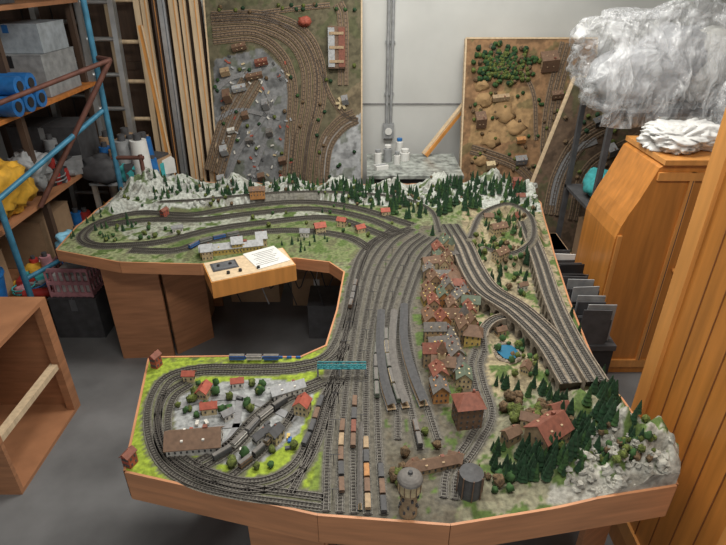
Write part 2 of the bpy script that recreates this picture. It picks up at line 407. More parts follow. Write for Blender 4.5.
bushes(605,440,50,24,60,.007,.014,(BUSH,TREE2,BUSHB)); bushes(500,300,30,60,60,.008,.016,(BUSH,BUSHB,TREE2)); bushes(505,230,30,25,50,.008,.016,(BUSH,BUSHB,TREE2)); bushes(540,360,30,26,40,.008,.015,(BUSH,TREE2))
bushes(130,235,50,14,34,.008,.014,(BUSH,TREE2)); bushes(320,225,80,14,40,.008,.014,(BUSH,TREE2)); bushes(560,360,16,20,10,.010,.02,(BUSH,)); bushes(380,245,14,10,6,.01,.02,(BUSH,))
bushes(455,330,14,70,40,.008,.014,(BUSH,TREE2)); bushes(495,485,20,8,10,.01,.02,(BUSHB,TREE2)); bushes(300,195,180,14,110,.008,.014,(BUSH,TREE2,BUSHB)); bushes(430,440,14,20,10,.008,.015,(BUSH,BUSHB))
mb.obj('shrubs_and_trees',LAY)
# ---- buildings
def house(mb,p,w,d,h,rot,wall,roof,rh=None,chim=True,hip=False):
    R=Matrix.Rotation(rot,3,'Z'); p=Vector(p); rh=rh or d*.42; W,RF=pm(wall),pm(roof)
    T=lambda x,y,z:p+R@Vector((x,y,z))
    mb.box(T(0,0,h/2-.01),(w,d,h+.02),W,rot)
    hw,hd=w/2,d/2
    if hip:
        e=.008; k=hw*.45
        vs=[T(-hw-e,-hd-e,h),T(hw+e,-hd-e,h),T(hw+e,hd+e,h),T(-hw-e,hd+e,h),T(-k,0,h+rh),T(k,0,h+rh)]
        mb.add(vs,[(0,1,5,4),(2,3,4,5),(1,2,5),(3,0,4),(3,2,1,0)],RF)
    else:
        mb.add([T(-hw,-hd,h),T(-hw,hd,h),T(-hw,0,h+rh),T(hw,-hd,h),T(hw,hd,h),T(hw,0,h+rh)],[(0,2,1),(3,4,5)],W)
        o=.12; ow=hw+.006; e=hd*(1+o); z=h-rh*o
        for sg in(-1,1):
            mb.add([T(-ow,sg*e,z),T(ow,sg*e,z),T(ow,0,h+rh+.001),T(-ow,0,h+rh+.001),T(-ow,sg*e,z+.003),T(ow,sg*e,z+.003),T(ow,0,h+rh+.004),T(-ow,0,h+rh+.004)],
              [(0,1,2,3),(4,5,6,7),(0,1,5,4),(0,3,7,4),(1,2,6,5)],RF)
            if w>.06:
                for x in (-hw*.4,hw*.4): mb.box(T(x,sg*hd*.6,h+rh*.45),(.008,.008,.008),W,rot)
    if chim: mb.box(T(w*.22,d*.12,h+rh*.9),(w*.07+.002,w*.07+.002,rh*.6),pm('dred'),rot)
    nwin=max(2,int(w/.018)); DKM=pm('dgrey')
    for fl in range(max(1,int(h/.020))):
        zz=(fl+.55)*h/max(1,int(h/.020))
        for i in range(nwin):
            x=-hw+(i+.5)*w/nwin
            for sg in(-1,1): mb.box(T(x,sg*(hd+.0006),zz),(.006,.0018,.009),DKM,rot)
        for y in(-d*.28,0,d*.28):
            for sg in(-1,1): mb.box(T(sg*(hw+.0006),y,zz),(.0018,.006,.009),DKM,rot)
mb=MB(); rd=math.radians
HS=[(196,446,.17,.085,.035,6,'white','brown'),(205,396,.05,.04,.035,80,'cream','red'),(210,412,.05,.035,.03,10,'cream','red'),(303,412,.045,.05,.045,75,'cream','red'),
 (288,394,.12,.045,.03,25,'white','lgrey'),(262,440,.06,.03,.03,50,'white','dgrey'),(276,440,.045,.04,.04,60,'cream','dgrey'),(190,380,.04,.03,.03,0,'cream','red'),(238,386,.04,.03,.025,10,'white','red'),(228,418,.035,.03,.025,40,'white','grey'),
 (157,366,.035,.03,.05,70,'red','dred'),(131,464,.035,.03,.045,70,'red','dred'),
 (546,440,.12,.09,.055,35,'tan','dred'),(557,416,.06,.04,.04,20,'cream','dred'),(528,424,.05,.04,.03,-20,'cream','brown'),(510,440,.05,.04,.035,30,'tan','brown'),
 (258,200,.10,.05,.04,10,'orange','brown'),(320,232,.06,.05,.04,20,'cream','red'),(342,226,.05,.04,.04,-20,'cream','red'),(305,236,.05,.04,.03,0,'white','grey'),
 (232,252,.34,.055,.035,14,'yellow','lgrey'),(208,258,.055,.065,.055,14,'cream','lgrey'),(238,251,.055,.065,.06,14,'yellow','lgrey'),(262,245,.055,.065,.055,14,'cream','lgrey'),(165,216,.05,.03,.04,70,'red','dred'),
 (498,232,.09,.05,.04,20,'cream','brown'),(515,222,.05,.04,.04,60,'cream','dred'),(385,215,.05,.04,.03,10,'cream','red'),(516,188,.05,.04,.06,0,'red','dred'),
 (520,200,.05,.04,.03,0,'white','dred'),(500,258,.08,.05,.04,40,'cream','brown'),(478,300,.05,.04,.04,30,'cream','slate'),(178,232,.06,.03,.03,20,'white','grey'),
 (433,468,.14,.04,.022,14,'tan','brown'),(412,471,.04,.04,.022,50,'tan','brown'),(455,462,.04,.04,.022,-20,'tan','brown'),(360,232,.05,.04,.03,30,'cream','red'),(488,222,.05,.04,.04,0,'cream','brown'),(522,290,.04,.03,.03,20,'white','brown'),
 (500,335,.04,.03,.03,20,'tan','brown'),(525,372,.04,.035,.03,60,'cream','brown')]
for (u,v,w,d,h,r,wa,ro) in HS: house(mb,G(u,v),w,d,h,rd(r),wa,ro)
house(mb,G(466,422),.085,.075,.095,rd(8),'brown','dred',.035,True,True)
placed=[]
for _ in range(2500):
    v=random.uniform(244,402); t=(v-244)/158
    p=G(random.uniform(424+8*t,474+8*t),v)
    if kd.find((p.x,p.y,0))[2]<.038 or any((p-q).length<.060 for q in placed) or (v>392 and abs(p.x-G(466,422).x)<.07): continue
    placed.append(p)
    big=random.random()
    house(mb,p,random.uniform(.06,.09),random.uniform(.045,.06),random.uniform(.035,.075),rd(random.choice((100,10,90,-8,95,100))+random.uniform(-12,12)),random.choice(('cream','tan','cream','yellow','orange','tan','brown')),random.choice(('green','brown','brown','brown','slate','dred','dred','slate')),random.uniform(.022,.036),True,big<.2)
for (u,v,h,k) in ((450,262,.11,'green'),(440,372,.10,'brown'),(462,330,.09,'slate')):
    p=G(u,v); mb.box(p+Vector((0,0,h/2)),(.028,.028,h),pm('cream')); mb.cyl(p+Vector((0,0,h)),p+Vector((0,0,h+.05)),.023,.001,pm(k),4,True,False)
mb.obj('scale_buildings',LAY)
mb=MB()
def platform(path,w,roof='slate'):
    pts=smooth([tuple(P(u,v,ZB)) for u,v in path],.03)
    mb.ribbon(pts,w,.010,pm('tan'))
    for t in (offset(pts,w/2),offset(pts,-w/2)):
        for a,b in zip(t[:-1],t[1:]): mb.beam(a+Vector((0,0,.005)),b+Vector((0,0,.005)),.002,.011,pm('grey'))
    up=[p+Vector((0,0,.034)) for p in pts]; L,Rr=offset(up,w*.5),offset(up,-w*.5)
    vs=[]
    for a,b,m_ in zip(L,Rr,up): vs+=[a,m_+Vector((0,0,.007)),b]
    mb.add(vs,[(3*i+q,3*i+q+1,3*i+q+4,3*i+q+3) for i in range(len(pts)-1) for q in(0,1)],pm(roof))
    for p in pts[::3]: mb.cyl(p+Vector((0,0,.008)),p+Vector((0,0,.036)),.002,.002,pm('green'),5)
platform([(381,316),(380,350),(384,385),(392,412)],.034,'dgrey')
platform([(394,316),(392,350),(397,382),(406,410)],.030)
platform([(404,310),(404,345),(412,378),(424,408)],.034,'dgrey')
platform([(360,512),(360,470),(361,430)],.014)
a=P(318,376,ZB);b=P(366,376,ZB)
for dy in(-.008,.008):
    o=Vector((0,dy,0))
    for z in(.042,.062): mb.beam(a+o+Vector((0,0,z)),b+o+Vector((0,0,z)),.003,.004,pm('teal'))
    for i in range(9):
        x0_=a.lerp(b,i/8)+o; mb.beam(x0_+Vector((0,0,.042)),x0_+Vector((0,0,.062)),.002,.002,pm('teal'))
        if i<8: mb.beam(x0_+Vector((0,0,.042)),a.lerp(b,(i+1)/8)+o+Vector((0,0,.062)),.002,.002,pm('teal'))
mb.beam(a+Vector((0,0,.042)),b+Vector((0,0,.042)),.016,.002,pm('teal'))
for q in(a,b,a.lerp(b,.45)): mb.box(q+Vector((0,0,.021)),(.006,.018,.042),pm('grey'))
# water tower
p=G(408,512); p.z=ZB
mb.cyl(p,p+Vector((0,0,.10)),.027,.023,pm('tan'),16); mb.cyl(p+Vector((0,0,.10)),p+Vector((0,0,.14)),.033,.033,pm('cream'),18)
for k in range(3):
    for i in range(6):
        a_=i*math.pi/3+k*.4; q=p+Vector((.0265*math.cos(a_),.0265*math.sin(a_),.025+.025*k)); mb.box(q,(.006,.006,.01),pm('dgrey'),a_)
for i in range(12):
    a_=i*math.pi/6; q=p+Vector((.0335*math.cos(a_),.0335*math.sin(a_),.10)); mb.beam(q,q+Vector((0,0,.04)),.002,.002,pm('brown'))
for i in range(5):
    r0,r1=.037*math.cos(i*.3),.037*math.cos((i+1)*.3); mb.cyl(p+Vector((0,0,.14+.022*math.sin(i*.3))),p+Vector((0,0,.14+.022*math.sin((i+1)*.3))),r0,r1,pm('slate'),18)
mb.cyl(p+Vector((0,0,.158)),p+Vector((0,0,.17)),.008,.006,pm('dgrey'),8)
p=G(469,492); mb.cyl(p,p+Vector((0,0,.085)),.036,.034,pm('dgrey'),20); mb.cyl(p+Vector((0,0,.085)),p+Vector((0,0,.095)),.036,.005,pm('dgrey'),20)
for i in range(8):
    a_=i*math.pi/4; q=p+Vector((.039*math.cos(a_),.039*math.sin(a_),0)); mb.beam(q,q+Vector((0,0,.09)),.003,.003,pm('brown'))
p=G(507,354); p.z+=.002
vs=[p+Vector((.042*(1+.2*math.sin(3*a_))*math.cos(a_),.055*(1+.15*math.cos(2*a_))*math.sin(a_),.010)) for a_ in [i*math.pi/12 for i in range(24)]]
mb.add(vs,[tuple(range(24))],mat('pond_water',(.03,.14,.24),.08,var=.1))
for i in range(26):
    a_=i*math.pi/13; mb.blob(p+Vector((.050*math.cos(a_),.062*math.sin(a_),.004)),(.011,.011,.010),STONE,.6,3,6,4,i)
for i in range(90):
    p=G(random.uniform(565,672),random.uniform(425,492))
    if isin(p): mb.blob(p,(random.uniform(.006,.018),random.uniform(.006,.016),random.uniform(.006,.022)),ROCK,.9,2.5,7,5,i,1,0,True)
for (u0,v0,u1,v1,k) in ((570,503,672,487,16),(672,487,662,450,8)):
    for i in range(k):
        q=P(u0+(u1-u0)*i/k-4,v0+(v1-v0)*i/k-3,ZB); h=min(.08,ground(q.x,q.y)[0])
        for z in (.015,h*.6):
            if h>.02: mb.blob(Vector((q.x,q.y,ZB+z)),(random.uniform(.012,.02),random.uniform(.010,.016),random.uniform(.012,.024)),ROCK,.9,2.2,8,6,i+z,1,0,True)
SN=mat('snow_rock',(.44,.45,.42),.9,var=.4,scale=40)
for i in range(120):
    p=G(random.uniform(150,540),random.uniform(176,204))
    if isin(p) and kd.find((p.x,p.y,0))[2]>.03: mb.blob(p,(random.uniform(.01,.03),random.uniform(.01,.02),random.uniform(.01,.03)),SN,.9,2.5,7,5,i,1,0,True)
def train(path,n,ks,ln=.075,gap=.008,h=.022,w=.017):
    pts=smooth([tuple(P(u,v,ZB)) for u,v in path],.004); i=0; cars=0
    while cars<n:
        j=i;L=0
        while j<len(pts)-1 and L<ln: L+=(pts[j+1]-pts[j]).length;j+=1
        if L<ln:break
        A,B=pts[i]+Vector((0,0,.009+h/2)),pts[j]+Vector((0,0,.009+h/2)); k_=ks[cars%len(ks)]
        mb.beam(A,B,w,h*.8,pm(k_)); mb.beam(A+Vector((0,0,h*.45)),B+Vector((0,0,h*.45)),w*.8,h*.15,pm('slate' if h>.018 else k_)); mb.beam(A+Vector((0,0,h*.12)),B+Vector((0,0,h*.12)),w+.001,h*.2,pm('dgrey'))
        L=0;i=j
        while i<len(pts)-1 and L<gap: L+=(pts[i+1]-pts[i]).length;i+=1
        cars+=1
train([(230,361),(262,361),(292,361)],3,['blue','white','blue'],.06)
train([(214,462),(236,448),(262,420),(290,400)],5,['dgrey','white','grey','white'],.06)
train([(240,470),(262,452),(285,425)],3,['brown','dgrey','tan'],.045)
train([(322,400),(308,440),(288,470)],4,['dgrey','brown','dgrey'],.05,h=.015)
train([(342,495),(341,450),(345,400)],5,['brown','dgrey','brown','tan'],.05,h=.013)
train([(353,450),(355,400),(359,365)],4,['brown','dred','dgrey'],.05,h=.015)
train([(368,512),(366,450),(366,400)],5,['tan','brown','orange','dgrey'],.045,h=.013)
train([(384,515),(379,450)],3,['dgrey','brown'],.05,h=.013)
train([(377,400),(376,360),(382,318)],5,['green','green','dgrey'],.07)
train([(399,405),(390,375),(386,345),(388,318),(399,283)],5,['green','cream'],.08)
train([(420,450),(410,405)],2,['dgrey','brown'],.05)
train([(190,250),(205,243),(250,234),(300,232)],4,['blue','grey'],.07)
train([(350,310),(360,270),(372,245)],4,['brown','grey','dgrey'],.05)
for i in range(20):
    p=P(random.uniform(180,300),random.uniform(392,455),ZB)
    if kd.find((p.x,p.y,0))[2]>.025: mb.box(p+Vector((0,0,.006)),(.022,.011,.009),pm(random.choice(('white','red','blue','dgrey','yellow'))),random.random()*3)
for path,w in (([(176,408),(205,400),(240,398),(275,410),(295,420)],.03),([(240,398),(235,430),(215,455)],.025),([(176,440),(215,428),(260,425)],.02)):
    mb.ribbon(smooth([tuple(P(u,v,ZB)) for u,v in path],.03),w,.003,pm('grey'))
for u in range(235,300,9):
    p=P(u,360,ZB); mb.box(p+Vector((0,0.01,.006)),(.02,.004,.01),pm('blue'))
for path in ([(333,500),(336,430),(346,350),(362,280)],[(361,425),(364,360),(373,300),(392,255)],[(392,300),(408,262)]):
    for q in smooth([tuple(P(u,v,ZB)) for u,v in path],.13):
        mb.cyl(q,q+Vector((0,0,.05)),.0014,.0014,pm('dgrey'),5); mb.beam(q+Vector((-.02,0,.048)),q+Vector((.02,0,.048)),.0014,.0014,pm('dgrey'))
mb.obj('railway_structures',LAY)
# ------------------------------------------------------------------ control box
ang=rd(25); R=Matrix.Rotation(ang,3,'Z'); C0=Vector((-.585,2.47,0)); T=lambda x,y,z:C0+R@Vector((x,y,z))
mb=MB(); mb.box(T(0,0,.735),(.43,.22,.09),PINE2,ang); mb.box(T(0,0,.781),(.42,.21,.004),CREAM,ang)
mb.box(T(-.12,.03,.7845),(.13,.09,.003),DK,ang)
mb.box(T(-.12,.03,.7865),(.11,.07,.003),STEEL,ang)
for x,y in((-.06,-.06),(-.12,-.06),(.03,-.07),(-.15,.03),(-.09,.03)): mb.cyl(T(x,y,.784),T(x,y,.796),.009,.008,BLK,10)
mb.box(T(.1,.03,.785),(.18,.20,.002),WHT,ang+.15)
for i in range(8): mb.box(T(.1-.011*0.1*i,.095-i*.019,.7867),(.13-.02*(i%3),.002,.0008),DK,ang+.15)
mb.beam(T(-.15,-.1,.70),T(-.15,.3,.70),.03,.02,PLY); mb.beam(T(.15,-.1,.70),T(.15,.12,.70),.03,.02,PLY)
mb.obj('control_panel_box')
# ------------------------------------------------------------------ leaning layout boards
def frame(O,top):
    O=Vector(O);X=Vector((1,0,0));Y=(Vector(top)-O).normalized();N=X.cross(Y).normalized();return O,X,Y,N
def board(name,O,top,W,px_reg,base,tracks,extra,outline=None,bw=.05):
    O,X,Y,N=frame(O,top); H=(Vector(top)-O).length
    mtx=Matrix.Translation(O)@Matrix((X,Y,N)).transposed().to_4x4()
    root=empty(name)
    def L(u,v):
        d=ray(u,v);C=Vector((0,0,CH));t=(O-C).dot(N)/d.dot(N);q=C+d*t-O;return Vector((q.dot(X),q.dot(Y),0))
    o=np.array(outline or [(0,0),(W,0),(W,H),(0,H)])
    regs=[(np.array([tuple(L(u,v).xy) for u,v in pl]),np.array(cc)) for pl,cc in px_reg]
    st=.012; nx=int(W/st)+1; ny=int(H/st)+1
    gx,gy=np.meshgrid(np.linspace(0,W,nx),np.linspace(0,H,ny),indexing='ij'); ins=inpoly(gx,gy,o)
    ed,ex,ey=edgenear(gx,gy,o); gx=np.where(ins,gx,ex);gy=np.where(ins,gy,ey)
    col=np.tile(np.array(base),(nx*ny,1)).astype(float); fx,fy=gx.ravel(),gy.ravel()
    for A,cc in regs: col[inpoly(fx,fy,A)]=cc
    vs=[]
    for k in range(nx*ny):
        n=noise.noise(Vector((fx[k]*8,fy[k]*8,W)))+.4*noise.noise(Vector((fx[k]*25,fy[k]*25,W)))
        if n>.3: col[k]=col[k]*.5+np.array((.07,.09,.035))*.5
        if n<-.3: col[k]*=.65
        vs.append((fx[k],fy[k],.004+.004*max(0,n)))
    fs=[(i*ny+j,(i+1)*ny+j,(i+1)*ny+j+1,i*ny+j+1) for i in range(nx-1) for j in range(ny-1)]
    colmesh('scenery',vs,fs,col,TERB,root,True,mtx)
    mb=MB(); pts=[Vector((a,b,0)) for a,b in o]
    for a,b in zip(pts,pts[1:]+pts[:1]): mb.beam(a-Vector((0,0,bw/2-.008)),b-Vector((0,0,bw/2-.008)),.012,bw,CREAM,up=(0,0,1))
    mb.add([p-Vector((0,0,.02)) for p in pts],[tuple(range(len(pts)))],PLY); mb.obj('frame',root,mtx)
    mb=MB()
    mb.inside=lambda p: .03<p.x<W-.03 and .03<p.y<H-.03
    for path,offs in tracks:
        sp=smooth([L(u,v) for u,v in path],.03)
        for of in offs: track(mb,[p+Vector((0,0,.008)) for p in offset(sp,of)],BALB,.038,.009,.03,.0045,mat('rail_rusty',(.10,.08,.065),.5,.2),SLPB)
    extra(mb,L); mb.obj('tracks_and_buildings',root,mtx)
    return root
def ex1(mb,L):
    p=L(337,48); mb.box(p+Vector((0,0,.03)),(.13,.30,.06),pm('brown'))
    for x in(-.04,.04): mb.box(p+Vector((x,0,.064)),(.05,.28,.01),pm('lgrey' if x<0 else 'dred'))
    for y in(-.1,0,.1): mb.box(p+Vector((0,y,.07)),(.11,.02,.01),pm('tan'))
    for u,v,w,h,k in((240,88,.10,.05,'lgrey'),(228,96,.05,.10,'brown'),(255,76,.12,.045,'brown'),(226,72,.06,.06,'tan'),(266,104,.04,.08,'grey'),(232,130,.05,.04,'white'),(225,150,.05,.08,'lgrey'),(283,160,.05,.06,'brown'),(240,47,.10,.05,'brown'),(262,62,.09,.05,'dred'),(345,100,.04,.07,'grey'),(250,140,.05,.04,'slate'),(246,115,.04,.06,'brown'),(270,132,.04,.06,'slate'),(222,178,.05,.06,'lgrey'),(262,176,.05,.06,'brown')):
        house(mb,L(u,v),w,h,.03,.2,'cream' if k!='cream' else 'tan',k)
    p=L(305,22); mb.blob(p+Vector((0,0,.03)),(.05,.04,.04),pm('red'),.5,3,10,7,1)
    for i in range(60):
        u=random.uniform(215,355); v=random.choice((random.uniform(4,12),random.uniform(60,180),random.uniform(60,180)))
        q=L(u,v)
        if mb.inside(q): mb.blob(q+Vector((0,0,.012)),(.017,.017,.017),random.choice((TREE,BUSH,BUSHB,TREE2)),.4,3,6,4,i)
    for i in range(70):
        q=L(random.uniform(222,292),random.uniform(55,180)); mb.box(q+Vector((0,0,.012)),(.012,.026,.01),pm(random.choice(('white','red','cream','lgrey','dgrey'))),random.random()*3)
    for path in ([(228,180),(240,150),(262,120),(276,95)],[(216,120),(240,110),(280,118)],[(250,180),(262,150),(272,110),(262,80)],[(216,90),(232,78),(262,70)]):
        mb.ribbon(smooth([L(u,v) for u,v in path],.03),.035,.013,pm('grey'))
    p=L(342,103)
    for a_ in(0,1.05,2.1): mb.box(p+Vector((0,0,.02)),(.10,.02,.02),pm('cream'),a_)
board('railway_board_upright',(-1.205,4.27,.02),(-1.205,4.61,1.93),1.195,
 [([(214,190),(214,60),(262,48),(290,76),(290,190)],(.20,.205,.21)),([(318,190),(322,140),(362,112),(362,190)],(.36,.37,.38)),
  ([(335,100),(362,80),(362,112),(335,130)],(.2,.16,.10))],(.13,.115,.07),
 [([(212,14),(262,13),(303,28),(322,60),(324,100),(314,140),(308,190)],[-.045,0]),([(212,23),(256,22),(292,38),(308,66),(309,100),(302,140),(297,190)],[-.045,0,.045]),
  ([(214,42),(255,40),(280,58),(290,88),(288,130),(283,190)],[0,.045]),([(222,175),(238,125),(262,82)],[0,.045,.09,.135]),([(326,190),(330,150),(343,130),(358,121)],[0,.045,.09]),([(346,85),(346,20),(341,2)],[0,.045]),
  ([(262,13),(300,8),(330,5)],[0]),([(318,60),(330,95),(345,115),(358,120)],[0])],ex1)
def ex2(mb,L):
    for i in range(230):
        q=L(random.gauss(506,14),random.gauss(66,9))
        if mb.inside(q): mb.blob(q+Vector((0,0,.015)),(.022,.022,.022),random.choice((TREE2,BUSH,TREE,TREE2,BUSHB,BUSH)),.5,3,6,4,i)
    for u,v,w,h,k in((548,62,.12,.14,'brown'),(500,98,.12,.05,'tan'),(480,120,.07,.12,'brown'),(556,95,.08,.06,'brown'),(520,160,.08,.07,'grey'),(490,165,.06,.06,'cream'),(520,140,.06,.05,'orange')): house(mb,L(u,v),w,h,.03,.1,'tan',k)
    for u,v,r in((503,112,.11),(485,100,.07),(515,128,.08),(490,140,.08),(482,85,.06),(480,160,.07),(560,130,.05)): mb.blob(L(u,v)+Vector((0,0,0)),(r,r*.8,.025),mat('sand',(.36,.23,.11),.95,scale=14),.6,2,14,7,u)
    for i in range(80):
        q=L(random.uniform(470,590),random.uniform(85,180))
        if mb.inside(q): mb.blob(q+Vector((0,0,.012)),(.016,.016,.016),random.choice((TREE2,BUSH,BUSHB)),.4,3,6,4,i)
board('railway_board_upright',(.80,4.15,.02),(.80,4.58,1.64),1.02,[([(476,95),(534,85),(534,140),(468,145)],(.36,.23,.11))],(.26,.15,.075),
 [([(541,180),(543,130),(549,90),(562,42)],[0,-.045,-.09]),([(470,152),(490,158),(515,168),(530,182)],[0,.045]),([(568,180),(566,120),(585,60)],[0,.045]),([(490,45),(530,85),(536,140)],[0])],ex2)
def ex3(mb,L):
    for u,v,w,h,k in((600,120,.10,.06,'dgrey'),(585,190,.08,.05,'brown'),(610,150,.05,.09,'grey')): house(mb,L(u,v),w,h,.03,.4,'tan',k)
    for i in range(24):
        q=L(random.uniform(565,630),random.uniform(105,215)); mb.blob(q+Vector((0,0,.012)),(.018,.018,.018),random.choice((TREE,BUSH,BUSHB)),.4,3,6,4,i)
    mb.ribbon(smooth([L(u,v) for u,v in ((552,205),(558,175),(575,150),(596,140))],.03),.05,.013,pm('grey'))
board('railway_board_upright',(1.16,3.70,.02),(1.16,3.98,1.45),.95,[([(548,200),(556,170),(566,150),(572,155),(560,190),(556,215)],(.3,.3,.3))],(.13,.085,.055),
 [([(556,215),(566,175),(590,140),(640,118)],[0,.045,.09]),([(575,220),(590,170),(640,140)],[0,.045]),([(600,220),(612,180),(640,160)],[0])],ex3,[(0,0),(.95,0),(.95,1.46),(.32,1.46),(.06,.62)])
# ------------------------------------------------------------------ back wall things
mb=MB(); 
for x in(.20,.235): mb.cyl((x,4.675,.95),(x,4.675,3.19),.012,.012,GRY,8)
for z in(1.2,1.6,2.0,2.5): mb.box((.2175,4.69,z),(.08,.02,.02),GRY)
mb.box((.2175,4.67,.90),(.09,.05,.12),GRY); mb.cyl((.2175,4.65,.9),(.2175,4.635,.9),.03,.03,WHT,12)
mb.obj('electrical_conduit')
mb=MB(); tx0,tx1=.03,.76
mb.bb(tx0,tx1,3.93,4.50,.725,.75,mat('marbled_top',(.27,.29,.27),.25,var=.7,scale=18)); mb.bb(tx0+.02,tx1-.02,3.95,4.48,.66,.725,BLK)
for x in(tx0+.04,tx1-.04):
    for y in(3.97,4.46): mb.bb(x-.02,x+.02,y-.02,y+.02,0,.66,BLK)
mb.bb(tx0+.05,tx1-.05,4.0,4.46,.2,.22,BLK); mb.obj('workbench')
def jar(p,r,h,m,lid):
    mb=MB();p=Vector(p); mb.cyl(p,p+Vector((0,0,h)),r,r,m,16); mb.cyl(p+Vector((0,0,h)),p+Vector((0,0,h+.01)),r*.7,r*.6,m,12); mb.cyl(p+Vector((0,0,h+.01)),p+Vector((0,0,h+.03)),r*.75,r*.75,lid,14); return mb
jar((.12,4.25,.75),.03,.08,WHT,GRY).obj('paint_jar'); jar((.20,4.30,.75),.035,.10,GRY,WHT).obj('paint_jar'); jar((.27,4.22,.75),.025,.07,WHT,GRY).obj('paint_jar'); jar((.34,4.33,.75),.04,.06,WHT,WHT).obj('paint_jar'); jar((.30,4.43,.75),.03,.12,WHT,BLU).obj('spray_bottle')
mb=MB(); mb.box((.14,4.10,.765),(.10,.06,.03),WHT,.4); mb.box((.14,4.10,.782),(.09,.02,.004),GRY,.4); mb.obj('small_parts_box')
mb=MB(); mb.beam((.86,4.6,1.18),(.50,4.42,.77),.04,.02,CREAM); mb.beam((.88,4.6,1.16),(.52,4.40,.76),.012,.03,PINE2); mb.obj('wooden_slat')
# ------------------------------------------------------------------ right furniture
mb=MB()
prof=[(1.31,0),(1.95,0),(1.95,1.28),(1.47,1.28),(1.44,1.26),(1.42,1.2),(1.385,1.1),(1.35,1.02),(1.325,.95),(1.31,.88)]
ya,yb=2.56,2.98
vs=[(x,ya,z) for x,z in prof]+[(x,yb,z) for x,z in prof]; k=len(prof)
mb.add(vs,[tuple(range(k)),tuple(range(k,2*k))[::-1]]+[(i,(i+1)%k,k+(i+1)%k,k+i) for i in range(k)],PINE)
mb.bb(1.45,1.97,ya-.02,yb+.01,1.28,1.305,PINE2)
mb.bb(1.318,1.34,ya-.010,ya,.05,.9,PINE2); mb.bb(1.60,1.625,ya-.012,ya,.05,1.24,PINE2)
mb.bb(1.33,1.93,ya-.014,ya,.05,.1,PINE2); mb.bb(1.44,1.93,ya-.014,ya,1.2,1.24,PINE2)
mb.bb(1.615,1.618,ya-.014,ya-.011,.1,1.2,DK)
mb.cyl((1.66,ya-.035,.7),(1.66,ya-.0,.7),.015,.010,PINE2,10); mb.obj('pine_sideboard')
mb=MB(); X0=1.06
mb.bb(X0,1.62,.95,1.60,.0,1.92,PINE); mb.bb(X0-.02,1.64,.93,1.62,1.92,1.97,PINE2); mb.bb(X0-.012,X0,.95,1.60,0,.10,PINE)
for y0_,y1_ in((.95,1.02),(1.535,1.605)): mb.bb(X0-.014,X0,y0_,y1_,.1,1.92,PINE2)
mb.bb(X0-.012,X0,1.02,1.535,.1,.18,PINE2); mb.bb(X0-.012,X0,1.02,1.535,1.82,1.9,PINE2); 
for i in range(1,6):
    y=1.02+i*.0858; mb.bb(X0-.002,X0+.001,y-.002,y+.002,.18,1.82,mat('groove',(.18,.06,.015)))
mb.obj('pine_wardrobe')
mb=MB()
for x in(1.40,2.3):
    for y in(3.10,3.55): mb.bb(x-.015,x+.015,y-.015,y+.015,0,1.40,DK)
for z in(.2,.8,1.385): mb.bb(1.385,2.315,3.085,3.565,z,z+.02,DK)
mb.obj('metal_shelf_rack')
def carton(name,x0,x1,y0,y1,z0,z1,m,tape=WHT):
    mb=MB(); mb.bb(x0,x1,y0,y1,z0,z1,m); xm=(x0+x1)/2; mb.bb(xm-.02,xm+.02,y0-.001,y1+.001,z0+(z1-z0)*.7,z1+.001,tape)
    mb.bb(x0-.002,xm-.003,y0-.002,y1+.002,z1-.004,z1+.003,m); mb.bb(xm+.003,x1+.002,y0-.002,y1+.002,z1-.004,z1+.003,m); mb.obj(name)
carton('cardboard_box',1.75,2.2,3.12,3.5,.821,1.15,CARD); carton('cardboard_box',1.5,2.1,3.12,3.5,.221,.6,CARD)
mb=MB(); mb.blob((1.56,3.30,.91),(.15,.16,.085),TEAL,.2,2,24,14,2,.7,.1); mb.obj('teal_cushion')
# thin crumpled polythene
def plastic(name,a0,a1,colr):
    m=bpy.data.materials.new(name); m.use_nodes=True; nt=m.node_tree; b=nt.nodes['Principled BSDF']
    b.inputs['Base Color'].default_value=colr; b.inputs['Roughness'].default_value=.14; b.inputs['Specular IOR Level'].default_value=1.0
    tc=nt.nodes.new('ShaderNodeTexCoord'); mp=nt.nodes.new('ShaderNodeMapping'); mp.inputs['Rotation'].default_value=(.3,.5,.4); mp.inputs['Scale'].default_value=(1,1,.45)
    nz=nt.nodes.new('ShaderNodeTexNoise'); nz.inputs['Scale'].default_value=9; nz.inputs['Detail'].default_value=4; nz.inputs['Distortion'].default_value=2.2
    mr=nt.nodes.new('ShaderNodeMapRange'); mr.inputs[1].default_value=.38; mr.inputs[2].default_value=.66; mr.inputs[3].default_value=a0; mr.inputs[4].default_value=a1
    bp=nt.nodes.new('ShaderNodeBump'); bp.inputs['Strength'].default_value=.9; bp.inputs['Distance'].default_value=.05
    l=nt.links.new
    l(tc.outputs['Object'],mp.inputs[0]); l(mp.outputs[0],nz.inputs['Vector']); l(nz.outputs['Fac'],mr.inputs[0]); l(mr.outputs[0],b.inputs['Alpha']); l(nz.outputs['Fac'],bp.inputs['Height']); l(bp.outputs[0],b.inputs['Normal'])
    return m
BAG=plastic('clear_plastic_bag',.10,.50,(.80,.82,.85,1))
def bag(ctr,r,seed,m,pw=.75,wr=.13,n=(120,70),zmin=None):
    mb=MB(); mb.blob(ctr,r,m,.3,1.2,n[0],n[1],seed,pw,wr,False,zmin); return mb
ZS=1.409
